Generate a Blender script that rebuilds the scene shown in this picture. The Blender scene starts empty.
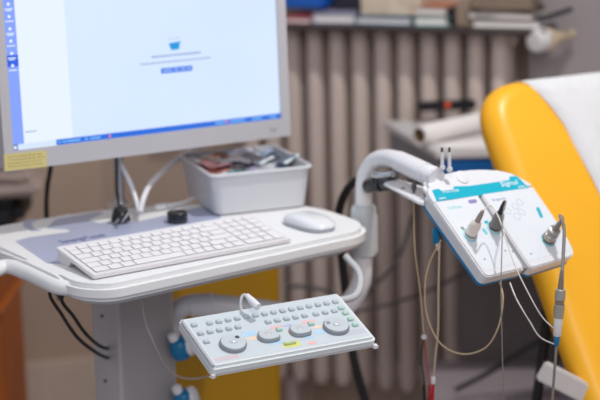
import bpy, bmesh, math, random
from mathutils import Vector, Matrix, Euler
random.seed(7)
C = bpy.context.scene.collection
SC = bpy.context.scene
R = math.radians

# ------------------------------------------------------------------ camera
PITCH, ROLL, FPX, CAMZ = R(13.35), R(-1.25), 1700.0, 1.58
_f = Vector((0, math.cos(PITCH), -math.sin(PITCH))); _r0 = Vector((1, 0, 0)); _u0 = _r0.cross(_f)
_r = math.cos(ROLL)*_r0 + math.sin(ROLL)*_u0
_u = -math.sin(ROLL)*_r0 + math.cos(ROLL)*_u0
cd = bpy.data.cameras.new('camera'); cam = bpy.data.objects.new('camera', cd); C.objects.link(cam)
m = Matrix((( _r.x, _u.x, -_f.x, 0), (_r.y, _u.y, -_f.y, 0), (_r.z, _u.z, -_f.z, CAMZ), (0, 0, 0, 1)))
cam.matrix_world = m
cd.sensor_width = 36; cd.lens = 36*FPX/600; cd.clip_start = .05
cd.dof.use_dof = True; cd.dof.focus_distance = 2.60; cd.dof.aperture_fstop = 2.7; cd.dof.aperture_blades = 0
SC.camera = cam

# ------------------------------------------------------------------ world, lights, exposure
w = bpy.data.worlds.new('world'); SC.world = w; w.use_nodes = True
w.node_tree.nodes['Background'].inputs[0].default_value = (.80, .86, 1.0, 1)
w.node_tree.nodes['Background'].inputs[1].default_value = .46
def area(name, loc, target, size, power, color):
    l = bpy.data.lights.new(name, 'AREA'); l.shape = 'SQUARE'; l.size = size; l.energy = power; l.color = color
    o = bpy.data.objects.new(name, l); C.objects.link(o); o.location = loc
    o.rotation_euler = (Vector(target)-Vector(loc)).to_track_quat('-Z', 'Y').to_euler(); return o
area('ceiling_lamp_light', (.62, 2.62, 2.75), (.1, 2.75, .85), .07, 27, (1, .97, .93))
area('front_fill_light', (.3, .3, 2.5), (.1, 3.6, .5), 1.4, 30, (1, .94, .89))  # unseen soft fill, added from the viewer's side to brighten front faces
SC.view_settings.view_transform = 'Standard'; SC.view_settings.look = 'None'
SC.view_settings.exposure = 0.0; SC.view_settings.gamma = 1; SC.view_settings.use_curve_mapping = False

def ray(px, py): return _f + (px-300)/FPX*_r - (py-200)/FPX*_u
def onz(px, py, z):
    d = ray(px, py); return Vector((0, 0, CAMZ)) + d*((z-CAMZ)/d.z)
def pt(px, py, y):
    d = ray(px, py); return Vector((0, 0, CAMZ)) + d*(y/d.y)

# ------------------------------------------------------------------ materials
def lin(c): return tuple(((v/255)/12.92 if v/255 <= .04045 else ((v/255+.055)/1.055)**2.4) for v in c)
_m = {}
def mat(name, rgb, rough=.5, metal=0, var=.04, bump=0, scale=30, spec=.5, trans=0, emit=0, alpha=1, coat=0):
    if name in _m: return _m[name]
    a = bpy.data.materials.new(name); a.use_nodes = True; nt = a.node_tree; b = nt.nodes['Principled BSDF']
    c = lin(rgb)
    tc = nt.nodes.new('ShaderNodeTexCoord'); nz = nt.nodes.new('ShaderNodeTexNoise'); nz.inputs['Scale'].default_value = scale
    nz.inputs['Detail'].default_value = 4
    nt.links.new(tc.outputs['Object'], nz.inputs['Vector'])
    rp = nt.nodes.new('ShaderNodeValToRGB'); nt.links.new(nz.outputs['Fac'], rp.inputs[0])
    rp.color_ramp.elements[0].position = .3; rp.color_ramp.elements[1].position = .7
    rp.color_ramp.elements[0].color = tuple(min(1, v*(1-var)) for v in c)+(1,)
    rp.color_ramp.elements[1].color = tuple(min(1, v*(1+var)) for v in c)+(1,)
    nt.links.new(rp.outputs[0], b.inputs['Base Color'])
    b.inputs['Roughness'].default_value = rough; b.inputs['Metallic'].default_value = metal
    b.inputs['Specular IOR Level'].default_value = spec
    b.inputs['Transmission Weight'].default_value = trans; b.inputs['Alpha'].default_value = alpha
    b.inputs['Coat Weight'].default_value = coat
    if emit:
        nt.links.new(rp.outputs[0], b.inputs['Emission Color']); b.inputs['Emission Strength'].default_value = emit
        if emit: b.inputs['Base Color'].default_value = (0, 0, 0, 1); nt.links.remove(b.inputs['Base Color'].links[0]); b.inputs['Base Color'].default_value = (.02, .02, .02, 1)
    if bump:
        bp = nt.nodes.new('ShaderNodeBump'); bp.inputs['Strength'].default_value = bump; bp.inputs['Distance'].default_value = .002
        nt.links.new(nz.outputs['Fac'], bp.inputs['Height']); nt.links.new(bp.outputs[0], b.inputs['Normal'])
    _m[name] = a; return a
white = mat('white_lacquer', (222, 223, 227), .35, var=.01)
table_white = mat('tabletop_white', (228, 229, 230), .5, var=.012, scale=8)
tube_white = mat('tube_white', (222, 222, 226), .3, var=.01)
kb_white = mat('keyboard_white', (220, 217, 219), .5, var=.01)
key_white = mat('key_white', (226, 223, 225), .45, var=.01)
mouse_white = mat('mouse_white', (224, 226, 230), .15, var=.0, coat=.4)
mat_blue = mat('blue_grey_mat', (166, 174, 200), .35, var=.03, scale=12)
grey_col = mat('column_grey', (176, 172, 172), .45, var=.02)
casing = mat('monitor_casing', (186, 184, 188), .4, var=.01)
black = mat('black_rubber', (22, 22, 24), .5, var=.1)
black_gloss = mat('black_plastic', (26, 28, 34), .3, var=.05)
dgrey = mat('dark_grey', (70, 70, 74), .5)
mgrey = mat('mid_grey', (140, 142, 146), .45, var=.03)
lgrey = mat('light_grey', (188, 192, 196), .4, var=.02)
silver = mat('brushed_silver', (170, 168, 165), .3, metal=.8)
steel = mat('steel', (190, 190, 192), .25, metal=.9)
box_plastic = mat('translucent_white_plastic', (204, 205, 210), .35, var=.015, scale=6)
teal = mat('teal_print', (0, 172, 196), .4, var=.01)
teal_lt = mat('light_teal_print', (120, 205, 215), .4, var=.02)
blue_strip = mat('blue_gasket', (0, 112, 160), .4, var=.02)
face = mat('front_foil', (222, 226, 232), .3, var=.01)
panel_w = mat('panel_white', (216, 222, 224), .35, var=.01)
panel_foil = mat('panel_foil', (198, 207, 213), .35, var=.015)
panel_rim = mat('panel_rim', (180, 180, 188), .3, var=.01)
key_grey = mat('panel_key_grey', (184, 194, 200), .4, var=.02)
key_green = mat('panel_key_green', (176, 206, 194), .4, var=.02)
knob_grey = mat('knob_grey', (192, 200, 206), .3, var=.02)
knob_side = mat('knob_side_grey', (136, 142, 150), .4, var=.02)
ink_blue = mat('navy_ink', (44, 62, 130), .5)
ink_grey = mat('grey_ink', (120, 140, 165), .5)
ink_white = mat('white_ink', (235, 248, 250), .5, var=0)
ink_violet = mat('violet_ink', (140, 130, 185), .5)
yellow = mat('yellow_vinyl', (243, 176, 28), .38, var=.02, scale=5)
paper = mat('crepe_paper', (216, 216, 218), .85, var=.03, bump=.6, scale=60)
paper2 = mat('white_paper', (232, 228, 226), .8, var=.01)
card = mat('brown_card', (140, 112, 88), .8)
amber = mat('yellow_bin_plastic', (190, 140, 8), .5, var=.02)
rad_m = mat('radiator_enamel', (200, 184, 176), .45, var=.03, scale=4)
wall_m = mat('wall_warm_paint', (192, 170, 152), .9, var=.03, bump=.1, scale=3)
wall_g = mat('wall_grey_paint', (146, 137, 138), .9, var=.04, bump=.1, scale=3)
base_m = mat('baseboard_paint', (214, 196, 180), .7)
floor_m = mat('linoleum', (150, 140, 142), .5, var=.06, scale=8)
wood = mat('orange_wood', (176, 92, 26), .45, var=.12, scale=6)
wood_lt = mat('wood_edge', (188, 108, 42), .4, var=.1, scale=6)
cab_white = mat('cabinet_white', (206, 202, 202), .5, var=.01)
cab_grey = mat('cabinet_grey', (128, 132, 140), .5)
blue_front = mat('blue_drawer_laminate', (0, 92, 160), .45, var=.04)
shelf_dark = mat('dark_shelf', (62, 54, 52), .5, var=.1)
beige_lead = mat('beige_lead', (196, 172, 138), .4, var=.03)
white_lead = mat('white_lead', (214, 208, 202), .4, var=.02)
grey_lead = mat('grey_lead', (130, 124, 118), .35, var=.03)
clear = mat('clear_plastic', (226, 226, 228), .2, var=0, alpha=.8)
note_y = mat('yellow_note', (208, 194, 126), .7, var=.03)
note_ink = mat('pencil_ink', (140, 120, 92), .7)
red_p = mat('red_plastic', (176, 20, 36), .35); blue_cap = mat('blue_cap', (0, 112, 160), .35, var=.05)
pinkish = mat('pink_print', (236, 176, 176), .5); orange_p = mat('orange_print', (240, 206, 178), .5); blue_p = mat('pale_blue_print', (176, 208, 232), .5)
yellow_p = mat('yellow_print', (216, 214, 120), .5)
def em(name, rgb, s=1.0, var=0): return mat(name, rgb, .3, emit=s, var=var, scale=3)

# ------------------------------------------------------------------ mesh helpers
def obj(name, bm, m, parent=None, smooth=True, loc=None):
    me = bpy.data.meshes.new(name)
    bmesh.ops.recalc_face_normals(bm, faces=bm.faces[:])
    bm.to_mesh(me); bm.free()
    me.materials.append(m)
    if smooth:
        for p in me.polygons: p.use_smooth = True
        try: me.set_sharp_from_angle(angle=R(38))
        except Exception: pass
    o = bpy.data.objects.new(name, me); C.objects.link(o)
    if parent: o.parent = parent
    if loc is not None: o.location = loc
    return o
def thing(name, label, cat, loc=(0, 0, 0), rotz=0, tilt=0, group=None):
    o = bpy.data.objects.new(name, None); C.objects.link(o); o.empty_display_size = .05
    o.location = loc; o.rotation_euler = (tilt, 0, rotz); o['label'] = label; o['category'] = cat
    if group: o['group'] = group
    return o
def tag(o, label, cat, group=None):
    o['label'] = label; o['category'] = cat
    if group: o['group'] = group
    return o
def struct(name, bm, m): o = obj(name, bm, m); o['kind'] = 'structure'; return o
def B(): return bmesh.new()
def bevel_all(bm, geom_e, b, seg=2):
    if b > 0: bmesh.ops.bevel(bm, geom=geom_e, offset=b, segments=seg, affect='EDGES', clamp_overlap=True)
def box(bm, c, s, b=0, M=None, seg=2):
    t = bmesh.new(); bmesh.ops.create_cube(t, size=1)
    for v in t.verts: v.co = Vector((v.co.x*s[0]+c[0], v.co.y*s[1]+c[1], v.co.z*s[2]+c[2]))
    bevel_all(t, t.edges[:], b, seg)
    join(bm, t, M); return bm
def join(bm, t, M=None):
    if M is not None: bmesh.ops.transform(t, matrix=M, verts=t.verts)
    me = bpy.data.meshes.new('tmp'); t.to_mesh(me); t.free(); bm.from_mesh(me); bpy.data.meshes.remove(me)
def rpoly(pts, r, n=5):
    out = []; N = len(pts); rr = r if isinstance(r, (list, tuple)) else [r]*N
    for i in range(N):
        p = Vector(pts[i]); a = Vector(pts[i-1])-p; c = Vector(pts[(i+1) % N])-p
        k = min(rr[i], a.length*.48, c.length*.48)
        if k <= 0: out.append(p[:]); continue
        s = p+a.normalized()*k; e = p+c.normalized()*k
        for j in range(n+1):
            t = j/n; q = s*(1-t)**2+p*2*t*(1-t)+e*t*t; out.append(q[:])
    return out
def prism(bm, pts, z0, z1, b=0, M=None, seg=2, btm=False):
    t = bmesh.new(); vs = [t.verts.new((p[0], p[1], z0)) for p in pts]; f = t.faces.new(vs)
    r = bmesh.ops.extrude_face_region(t, geom=[f]); up = [g for g in r['geom'] if isinstance(g, bmesh.types.BMVert)]
    for v in up: v.co.z = z1
    if b > 0:
        es = [e for e in t.edges if all(abs(v.co.z-z1) < 1e-7 for v in e.verts) or (btm and all(abs(v.co.z-z0) < 1e-7 for v in e.verts))]
        bevel_all(t, es, b, seg)
    join(bm, t, M); return bm
def crom(pts, n=8):
    P = [Vector(p) for p in pts]
    if len(P) < 3: return P
    P = [P[0]*2-P[1]]+P+[P[-1]*2-P[-2]]; out = []
    for i in range(1, len(P)-2):
        a, b, c, d = P[i-1:i+3]
        for j in range(n):
            t = j/n; out.append(.5*((2*b)+(c-a)*t+(2*a-5*b+4*c-d)*t*t+(3*b-a-3*c+d)*t**3))
    out.append(P[-2]); return out
def tube(bm, pts, r, seg=12, n=8, smooth=True, flat=1):
    Q = crom(pts, n) if smooth else [Vector(p) for p in pts]
    rs = [r]*len(Q) if not isinstance(r, (list, tuple)) else [r[min(int(i/(len(Q)-1)*(len(r)-1)), len(r)-2)]*(1-((i/(len(Q)-1)*(len(r)-1)) - min(int(i/(len(Q)-1)*(len(r)-1)), len(r)-2))) + r[min(int(i/(len(Q)-1)*(len(r)-1)), len(r)-2)+1]*((i/(len(Q)-1)*(len(r)-1)) - min(int(i/(len(Q)-1)*(len(r)-1)), len(r)-2)) for i in range(len(Q))]
    tan = [(Q[min(i+1, len(Q)-1)]-Q[max(i-1, 0)]).normalized() for i in range(len(Q))]
    nrm = tan[0].orthogonal().normalized(); rings = []
    for i, q in enumerate(Q):
        if i: nrm = (tan[i-1].rotation_difference(tan[i]) @ nrm); nrm = (nrm-tan[i]*nrm.dot(tan[i])).normalized()
        bn = tan[i].cross(nrm)
        rings.append([bm.verts.new(q+(nrm*math.cos(2*math.pi*k/seg)+bn*math.sin(2*math.pi*k/seg)*flat)*rs[i]) for k in range(seg)])
    for a, b in zip(rings, rings[1:]):
        for k in range(seg): bm.faces.new((a[k], a[(k+1) % seg], b[(k+1) % seg], b[k]))
    bm.faces.new(rings[0][::-1]); bm.faces.new(rings[-1]); return bm
def lathe(bm, prof, seg=32, M=None, sx=1, sy=1):
    t = bmesh.new(); rings = []
    for r, z in prof: rings.append([t.verts.new((r*sx*math.cos(2*math.pi*k/seg), r*sy*math.sin(2*math.pi*k/seg), z)) for k in range(seg)])
    for a, b in zip(rings, rings[1:]):
        for k in range(seg): t.faces.new((a[k], a[(k+1) % seg], b[(k+1) % seg], b[k]))
    t.faces.new(rings[0][::-1]); t.faces.new(rings[-1])
    join(bm, t, M); return bm
def hollow(bm, prof, seg=28, M=None):
    t = bmesh.new(); rings = [[t.verts.new((q[0]*math.cos(2*math.pi*k/seg), q[0]*math.sin(2*math.pi*k/seg), q[1])) for k in range(seg)] for q in prof]
    for a, b in zip(rings, rings[1:]+[rings[0]]):
        for k in range(seg): t.faces.new((a[k], a[(k+1) % seg], b[(k+1) % seg], b[k]))
    join(bm, t, M); return bm
def text(body, size, m, parent, loc, rot=(0, 0, 0), ext=.0002, name='lettering', sx=1, shear=0):
    cu = bpy.data.curves.new('t', 'FONT'); cu.body = body; cu.size = size; cu.extrude = ext; cu.shear = shear
    t = bpy.data.objects.new('t', cu); C.objects.link(t)
    dg = bpy.context.evaluated_depsgraph_get(); me = bpy.data.meshes.new_from_object(t.evaluated_get(dg))
    bpy.data.objects.remove(t)
    o = bpy.data.objects.new(name, me); C.objects.link(o); me.materials.clear(); me.materials.append(m)
    o.parent = parent; o.location = loc; o.rotation_euler = rot; o.scale = (sx, 1, 1); return o
def T(loc, rot=(0, 0, 0)): return Matrix.Translation(loc) @ Euler(rot).to_matrix().to_4x4()
def along(p, d):  # frame at p whose z runs along d
    return Matrix.Translation(p) @ Vector(d).to_track_quat('Z', 'Y').to_matrix().to_4x4()
def cable(name, pts, r, m, label, cat='cable', group=None, seg=10):
    base = Vector(pts[0]); o = obj(name, tube(B(), [Vector(p)-base for p in pts], r, seg), m, loc=base)
    return tag(o, label, cat, group)

# ------------------------------------------------------------------ room
bm = B(); box(bm, (0, 3.0, -.02), (6, 6, .04)); struct('floor', bm, floor_m)
# wall behind the radiator: runs to the right and towards the viewer
WA = R(-20); WM = T((0.05, 4.13, 0), (0, 0, WA))
bm = B(); box(bm, (-.06, .05, 1.3), (1.22, .1, 2.6), M=WM); struct('wall_back', bm, wall_m)
bm = B(); box(bm, (1.05+.545, .0, 1.3), (2.1, .2, 2.6), .004, M=WM); struct('wall_right', bm, wall_g)
LM = T((-.33, 4.39, 0), (0, 0, R(16)))
bm = B(); box(bm, (-1.35, .05, 1.3), (3.2, .1, 2.6), M=LM); struct('wall_left', bm, wall_m)
bm = B(); box(bm, (-1.45, -.009, .07), (2.99, .018, .14), .004, M=LM); struct('baseboard_left', bm, base_m)

# ------------------------------------------------------------------ radiator
RM = T((0.05, 4.03, .17), (0, 0, WA))
rad = thing('radiator', 'old grey column radiator standing below the dark cluttered shelf', 'radiator', (0.05, 4.03, 0), WA)
bm = B()
for yy in (-.045, 0, .045):
    t = B(); lathe(t, [(.004, 0), (.015, .004), (.0205, .03), (.0205, .87), (.015, .896), (.004, .90)], 14, sx=1.0, sy=1.15); join(bm, t, T((0, yy, 0)))
for zz in (.035, .865):
    box(bm, (0, 0, zz), (.034, .12, .05), .012)
    t = B(); lathe(t, [(.02, -.031), (.02, .031)], 16); join(bm, t, T((0, 0, zz), (0, R(90), 0)))
s0 = obj('radiator_section', bm, rad_m, rad, loc=(-.1576, 0, .17))
for i in range(1, 12):
    s = s0.copy(); C.objects.link(s); s.parent = rad; s.location = (-.1576+.0556*i, 0, .17)
for x in (-.074, .37):
    bm = B(); box(bm, (x, 0, .085), (.03, .06, .17), .003); obj('foot', bm, rad_m, rad)
v = thing('radiator_valve', 'round white thermostat valve head beside the top of the radiator', 'valve', pt(543, 41, 3.72))
bm = B(); d = Vector((-.75, -.65, -.05)); lathe(bm, [(.004, -.004), (.021, -.002), (.025, .004), (.026, .03), (.02, .034)], 28, along((-.02, -.004, 0), -d)); obj('dial', bm, cab_white, v)
bm = B(); lathe(bm, [(.024, 0), (.025, .003), (.025, .014), (.012, .018), (.010, .09)], 24, along((.008, .012, 0), -d)); obj('collar', bm, mat('valve_beige', (186, 168, 140), .5), v)

# shelf above the radiator
sh = pt(300, 23, 3.93)
shelf = thing('wall_shelf', 'dark narrow shelf above the radiator, loaded with papers', 'shelf', (sh.x, sh.y, sh.z), WA)
bm = B(); box(bm, (.18, .075, -.006), (.80, .2, .012), .002); obj('board', bm, shelf_dark, shelf)
for x in (-.12, .25, .55):
    bm = B(); box(bm, (x, .145, -.045), (.012, .05, .07), .002); obj('bracket', bm, shelf_dark, shelf)
def on_shelf(name, lab, cat, x, y, z, s, m, rot=0, b=.002, m2=None, group=None):
    t = thing(name, lab, cat, Matrix.Translation((sh.x, sh.y, sh.z)) @ Euler((0, 0, WA)).to_matrix() .to_4x4()@ Vector((x, y, z)), WA+rot, group=group)
    if m2:
        q = B(); box(q, (0, 0, s[2]/2), (s[0]*.97, s[1]*.95, s[2]*.8), 0); obj('pages', q, m2, t)
        q = B(); box(q, (0, 0, s[2]*.06), (s[0], s[1], s[2]*.12), 0); box(q, (0, 0, s[2]*.94), (s[0], s[1], s[2]*.12), 0); box(q, (-s[0]/2, 0, s[2]/2), (.002, s[1], s[2]), 0); obj('cover', q, m, t)
    else:
        q = B(); box(q, (0, 0, s[2]/2), s, b); obj('body', q, m, t)
    return t
P2 = paper2
blueb = mat('royal_blue_cover', (20, 90, 180), .4); bk = mat('dark_cover', (38, 36, 46), .5); tan = mat('tan_card', (140, 122, 106), .7)
brn = mat('brown_cover', (110, 84, 66), .6); gry = mat('grey_cover', (136, 124, 118), .6); lil = mat('lilac_cover', (150, 146, 170), .6); petrol = mat('petrol_cover', (0, 92, 134), .5)
on_shelf('plastic_tray', 'bright blue plastic tray at the left end of the shelf', 'tray', -.0, .08, .03, (.10, .12, .12), blueb, b=.006)
on_shelf('booklet', 'thin red-edged booklet lying left on the shelf under the blue tray', 'booklet', -.01, .06, 0, (.07, .13, .012), mat('red_cover', (190, 90, 96), .6), m2=P2)
on_shelf('booklet', 'pale lilac booklet stack lying flat right of the blue tray', 'booklet', .075, .07, 0, (.10, .13, .022), lil, .1, m2=P2)
on_shelf('file_box', 'black slotted file box standing behind the lilac booklets', 'box', .10, .12, .024, (.085, .09, .10), bk)
on_shelf('ring_binder', 'petrol blue ring binder lying flat on the shelf', 'binder', .20, .07, 0, (.13, .13, .018), petrol, -.04, m2=P2)
on_shelf('paper_stack', 'cream paper stack lying on the petrol blue binder', 'paper', .21, .08, .019, (.14, .12, .05), mat('cream_paper', (204, 188, 168), .8, var=.15, scale=40), .05)
on_shelf('magazine', 'white and teal magazine pile in the middle of the shelf', 'magazine', .31, .07, 0, (.08, .13, .022), mat('teal_cover', (120, 168, 160), .6), .1, m2=P2)
on_shelf('magazine', 'orange-edged magazine on top of the teal magazine', 'magazine', .31, .075, .023, (.09, .12, .018), mat('rust_cover', (170, 110, 84), .6), -.15, m2=P2)
on_shelf('folder', 'tan card folder leaning on the middle of the shelf', 'folder', .385, .07, 0, (.055, .11, .05), tan, .2)
on_shelf('camera_bag', 'small black bag standing between the folders on the shelf', 'bag', .352, .04, 0, (.022, .06, .04), bk, b=.006)
on_shelf('book', 'grey book lying flat at the right of the shelf, bottom of its pile', 'book', .485, .06, 0, (.15, .13, .018), gry, .03, m2=P2)
on_shelf('book', 'brown book lying second from bottom in the right pile on the shelf', 'book', .475, .065, .019, (.15, .12, .014), brn, -.08, m2=P2)
on_shelf('book', 'dark book lying on the brown book on the shelf', 'book', .485, .06, .034, (.14, .11, .010), bk, .1, m2=tan)
on_shelf('book', 'tan book on top of the right pile on the shelf', 'book', .475, .065, .045, (.14, .12, .02), tan, -.02, m2=tan)
t = on_shelf('strap', 'black slanting cable strap at the right end of the shelf', 'strap', .585, .02, .022, (.10, .02, .01), bk, 0); t.rotation_euler = (0, R(-20), WA)

# ------------------------------------------------------------------ wooden cabinet at left
wc = thing('wooden_cabinet', 'orange wooden cabinet cut off by the left edge of the picture', 'cabinet', (-.988, 3.70, 0), R(-2))
bm = B(); box(bm, (0, 0, .33), (.66, .24, .66), .004); obj('body', bm, wood, wc)
bm = B(); box(bm, (0, -.012, .50), (.68, .26, .026), .008); obj('ledge', bm, wood_lt, wc)
bm = B(); box(bm, (.02, -.125, .25), (.58, .012, .42), .004); dr = obj('door', bm, wood, wc)
bm = B(); box(bm, (-.22, -.137, .3), (.012, .012, .1), .004); obj('handle', bm, steel, dr)
bm = B(); box(bm, (0, 0, .664), (.67, .25, .012), .003); obj('top', bm, wood_lt, wc)
bg = thing('dark_bag', 'dark bag lying on the wooden cabinet under the grey bundle', 'bag', (-.70, 3.67, .670), 0)
bm = B(); box(bm, (0, 0, .038), (.19, .18, .076), .025, seg=4); obj('body', bm, black, bg)
bg = thing('folded_towel', 'crumpled greyish towel bundle on the wooden cabinet at far left', 'towel', (-.665, 3.66, .745), .1)
bm = B(); box(bm, (0, 0, .016), (.19, .16, .03), .012, seg=4); box(bm, (-.01, 0, .046), (.16, .15, .026), .012, T((0, 0, 0), (0, R(4), 0)), 4); box(bm, (-.02, .01, .072), (.14, .14, .028), .013, T((0, 0, 0), (0, R(7), 0)), 4)
obj('cloth', bm, mat('towel_cloth', (178, 160, 152), .9, var=.2, scale=12, bump=.5), bg)

# ------------------------------------------------------------------ yellow bin under the cart
yb = thing('waste_bin', 'yellow plastic waste bin standing behind the cart column', 'bin', (-.17, 3.42, 0), R(14))
bm = B(); prism(bm, rpoly([(-.15, -.10), (.11, -.10), (.11, .12), (-.15, .12)], .03), .0, .70, .004)
for v_ in bm.verts:
    k = .92+.08*v_.co.z/.7; v_.co.x *= k; v_.co.y *= k
obj('body', bm, amber, yb)
bm = B(); prism(bm, rpoly([(-.157, -.107), (.117, -.107), (.117, .127), (-.157, .127)], .03), .70, .735, .008, btm=True); obj('lid', bm, amber, yb)

# ------------------------------------------------------------------ white cabinet with blue drawers
c1 = Vector((.287, 3.484)); c2 = Vector((.195, 3.857)); ang = math.atan2((c1-c2).x, -(c1-c2).y)
cb = thing('instrument_table', 'white topped instrument table with a blue drawer front before the radiator', 'table', (c1.x, c1.y, 0), R(-1))
def cbp(px, py, z):  # surface point in the cabinet's own frame
    q = onz(px, py, z)-Vector((c1.x, c1.y, 0)); q.rotate(Euler((0, 0, R(3)))); return (q.x, q.y)
top = [(-.0, 0), (.62, 0), (.62, .36), (-.10, .36)]
bm = B(); prism(bm, rpoly(top, .006), .835, .85, .002, btm=True); obj('worktop', bm, cab_white, cb)
bm = B(); prism(bm, [(.012, .014), (.61, .014), (.61, .35), (-.084, .35)], .775, .835); obj('apron', bm, cab_grey, cb)
bm = B(); box(bm, (.31, .008, .803), (.585, .014, .056), .003); dw = obj('drawer', bm, blue_front, cb)
bm = B(); tube(bm, [(.33, 0, .803), (.33, -.02, .803), (.42, -.02, .803), (.42, 0, .803)], .004, smooth=False); obj('handle', bm, steel, dw)
q = lambda x, y: (x-c1.x, y-c1.y)
bm = B(); box(bm, (.47-c1.x, 3.76-c1.y, .535), (.22, .02, .48), .002); obj('back_panel', bm, mat('panel_dark_grey', (112, 104, 104), .6, var=.05), cb)
bm = B(); prism(bm, rpoly([q(.27, 3.50), q(.88, 3.50), q(.88, 3.80), q(.29, 3.76)], .01), .275, .295, .002); obj('lower_shelf', bm, mat('shelf_lilac_grey', (158, 148, 154), .5), cb)
for x, y in ((.62, 3.54), (.84, 3.54), (.62, 3.74), (.84, 3.74)):
    bm = B(); box(bm, (x-c1.x, y-c1.y, .388), (.025, .025, .775), .003); obj('leg', bm, black, cb)
a_ = onz(419, 136, .872); b_ = onz(500, 118, .872)
rl = thing('paper_roll', 'roll of white couch paper lying on the white cabinet top', 'paper roll', (a_.x, a_.y, .85), 0)
dd = (b_-a_).normalized(); L_ = .34
bm = B(); hollow(bm, [(.0165, 0), (.0215, 0), (.022, .002), (.022, L_-.002), (.0215, L_), (.0165, L_)], 28, along((0, 0, .0225), dd)); obj('paper', bm, paper2, rl)
bm = B(); hollow(bm, [(.0164, 0.001), (.0164, L_-.001), (.014, L_-.001), (.014, .001)], 24, along((0, 0, .0225), dd)); obj('core', bm, card, rl)
fl = tag(obj('paper_sheet', prism(B(), [(0, 0), (.30, .10), (.32, .02), (.30, -.065), (.03, -.055)], 0, .0015), paper2, loc=onz(430, 144, .8515)), 'loose white paper sheet spread on the cabinet top in front of the roll', 'paper')
st = thing('cable_strip', 'thin black socket strip with an orange switch fixed to the radiator behind the paper roll', 'socket strip', pt(446, 105, 3.80), R(8))
bm = B(); box(bm, (0, 0, 0), (.135, .03, .02), .004); obj('housing', bm, black_gloss, st)
bm = B(); box(bm, (.0, -.016, .003), (.012, .004, .012), .001); obj('switch', bm, mat('orange_switch', (230, 90, 50), .4, emit=.0), st)

# ------------------------------------------------------------------ exam couch
rt = Vector((math.cos(R(27)), math.sin(R(27)), 0))
TL = Vector((.378, 3.1, 1.022)); BL = Vector((.508, 2.77, .53))
up = (TL-BL); up = (up-rt*up.dot(rt)).normalized(); nn = rt.cross(up)
co = thing('exam_couch', 'yellow padded exam couch with raised backrest under white paper', 'couch', (BL.x, BL.y, 0))
MC = Matrix(((rt.x, up.x, nn.x, 0), (rt.y, up.y, nn.y, 0), (rt.z, up.z, nn.z, BL.z), (0, 0, 0, 1)))
H_ = .655
def pad(bm, pts, r, th, b, M):
    x0, y0_, x1, y1_ = pts[0][0], pts[0][1], pts[2][0], pts[2][1]; rings = []
    for k in range(13):
        th_ = math.pi*k/12; ins_ = b*(1-math.sin(th_)); z = -th/2-(th/2)*math.cos(th_)
        P_ = rpoly([(x0+ins_, y0_+ins_), (x1-ins_, y0_+ins_), (x1-ins_, y1_-ins_), (x0+ins_, y1_-ins_)], [max(.004, q-ins_) for q in (r if isinstance(r, list) else [r]*4)], 10)
        rings.append([bm.verts.new(M @ Vector((p[0], p[1], z))) for p in P_])
    for a, c in zip(rings, rings[1:]):
        for i in range(len(a)): bm.faces.new((a[i], a[(i+1) % len(a)], c[(i+1) % len(a)], c[i]))
    bm.faces.new(rings[0][::-1]); bm.faces.new(rings[-1])
bm = B(); pad(bm, [(-.0, -.02), (.66, -.02), (.66, H_), (.0, H_)], [.04, .04, .10, .10], .075, .0365, MC); obj('backrest', bm, yellow, co)
fw = nn.copy(); fw.z = 0; fw.normalize()
MS = Matrix(((rt.x, -fw.x, 0, 0), (rt.y, -fw.y, 0, 0), (0, 0, 1, BL.z-.02), (0, 0, 0, 1)))
bm = B(); pad(bm, [(0, -1.1), (.66, -1.1), (.66, -.01), (0, -.01)], .04, .07, .034, MS)
obj('seat', bm, yellow, co)
bm = B()
box(bm, (.31, -.5, -.10), (.56, 1.1, .05), .006, MS); obj('frame', bm, cab_white, co)
for x in (.05, .55):
    for y in (-.06, -.95):
        bm = B(); box(bm, (x, y, -.31), (.04, .04, .38), .004, MS); obj('leg', bm, cab_white, co)
# support bar behind the backrest
bm = B(); p0 = pt(541, 370, 2.82)-co.location; p1 = pt(592, 396, 2.82)-co.location
dv = p1-p0; box(bm, (0, 0, dv.length/2), (.018, .036, dv.length), .003, along(p0, dv)); obj('support_bar', bm, cab_white, co)
bm = B(); tube(bm, [pt(548, 280, 3.0)-co.location, pt(546, 330, 3.0)-co.location, pt(534, 420, 3.0)-co.location], .010, 10); obj('lift_strut', bm, black, co)
# paper cover draped over the middle of the pad
pc = B(); bnd = []
for i in range(19):
    t_ = i/18; yv = -.02+(H_+.02)*t_
    bnd.append((.205-.075*t_**1.5+(.0 if t_ < .85 else -.03*(t_-.85)/.15), yv))
nx = 10; rows_ = []; rb_ = .0365
def pz(y):
    e = y-(H_-rb_); return 0 if e <= 0 else -(.0375-math.sqrt(max(0, .0375**2-(e*1.02)**2)))
bnd = bnd[:-1]+[(bnd[-2][0]-.012, H_-rb_*.5), (bnd[-2][0]-.018, H_-rb_*.2), (bnd[-2][0]-.02, H_-.0005)]
for j, (x0, yv) in enumerate(bnd):
    w_ = 1 if yv < H_-rb_ else .3
    rows_.append([pc.verts.new(MC @ Vector((x0+(.60-x0)*i/nx, yv+(.002 if yv > H_-.02 else 0), pz(yv)+.0022+w_*.0012*math.sin(j*1.7+i*2.3)))) for i in range(nx+1)])
rows_.append([pc.verts.new(MC @ Vector((bnd[-1][0]+(.60-bnd[-1][0])*i/nx, H_+.002, -.06))) for i in range(nx+1)])
for a, b in zip(rows_, rows_[1:]):
    for i in range(nx): pc.faces.new((a[i], a[i+1], b[i+1], b[i]))
po = obj('paper_cover', pc, paper, loc=(BL.x, BL.y, 0)); sm = po.modifiers.new('s', 'SOLIDIFY'); sm.thickness = .001
tag(po, 'white crepe paper cover laid over the yellow couch backrest', 'paper cover')

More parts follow.
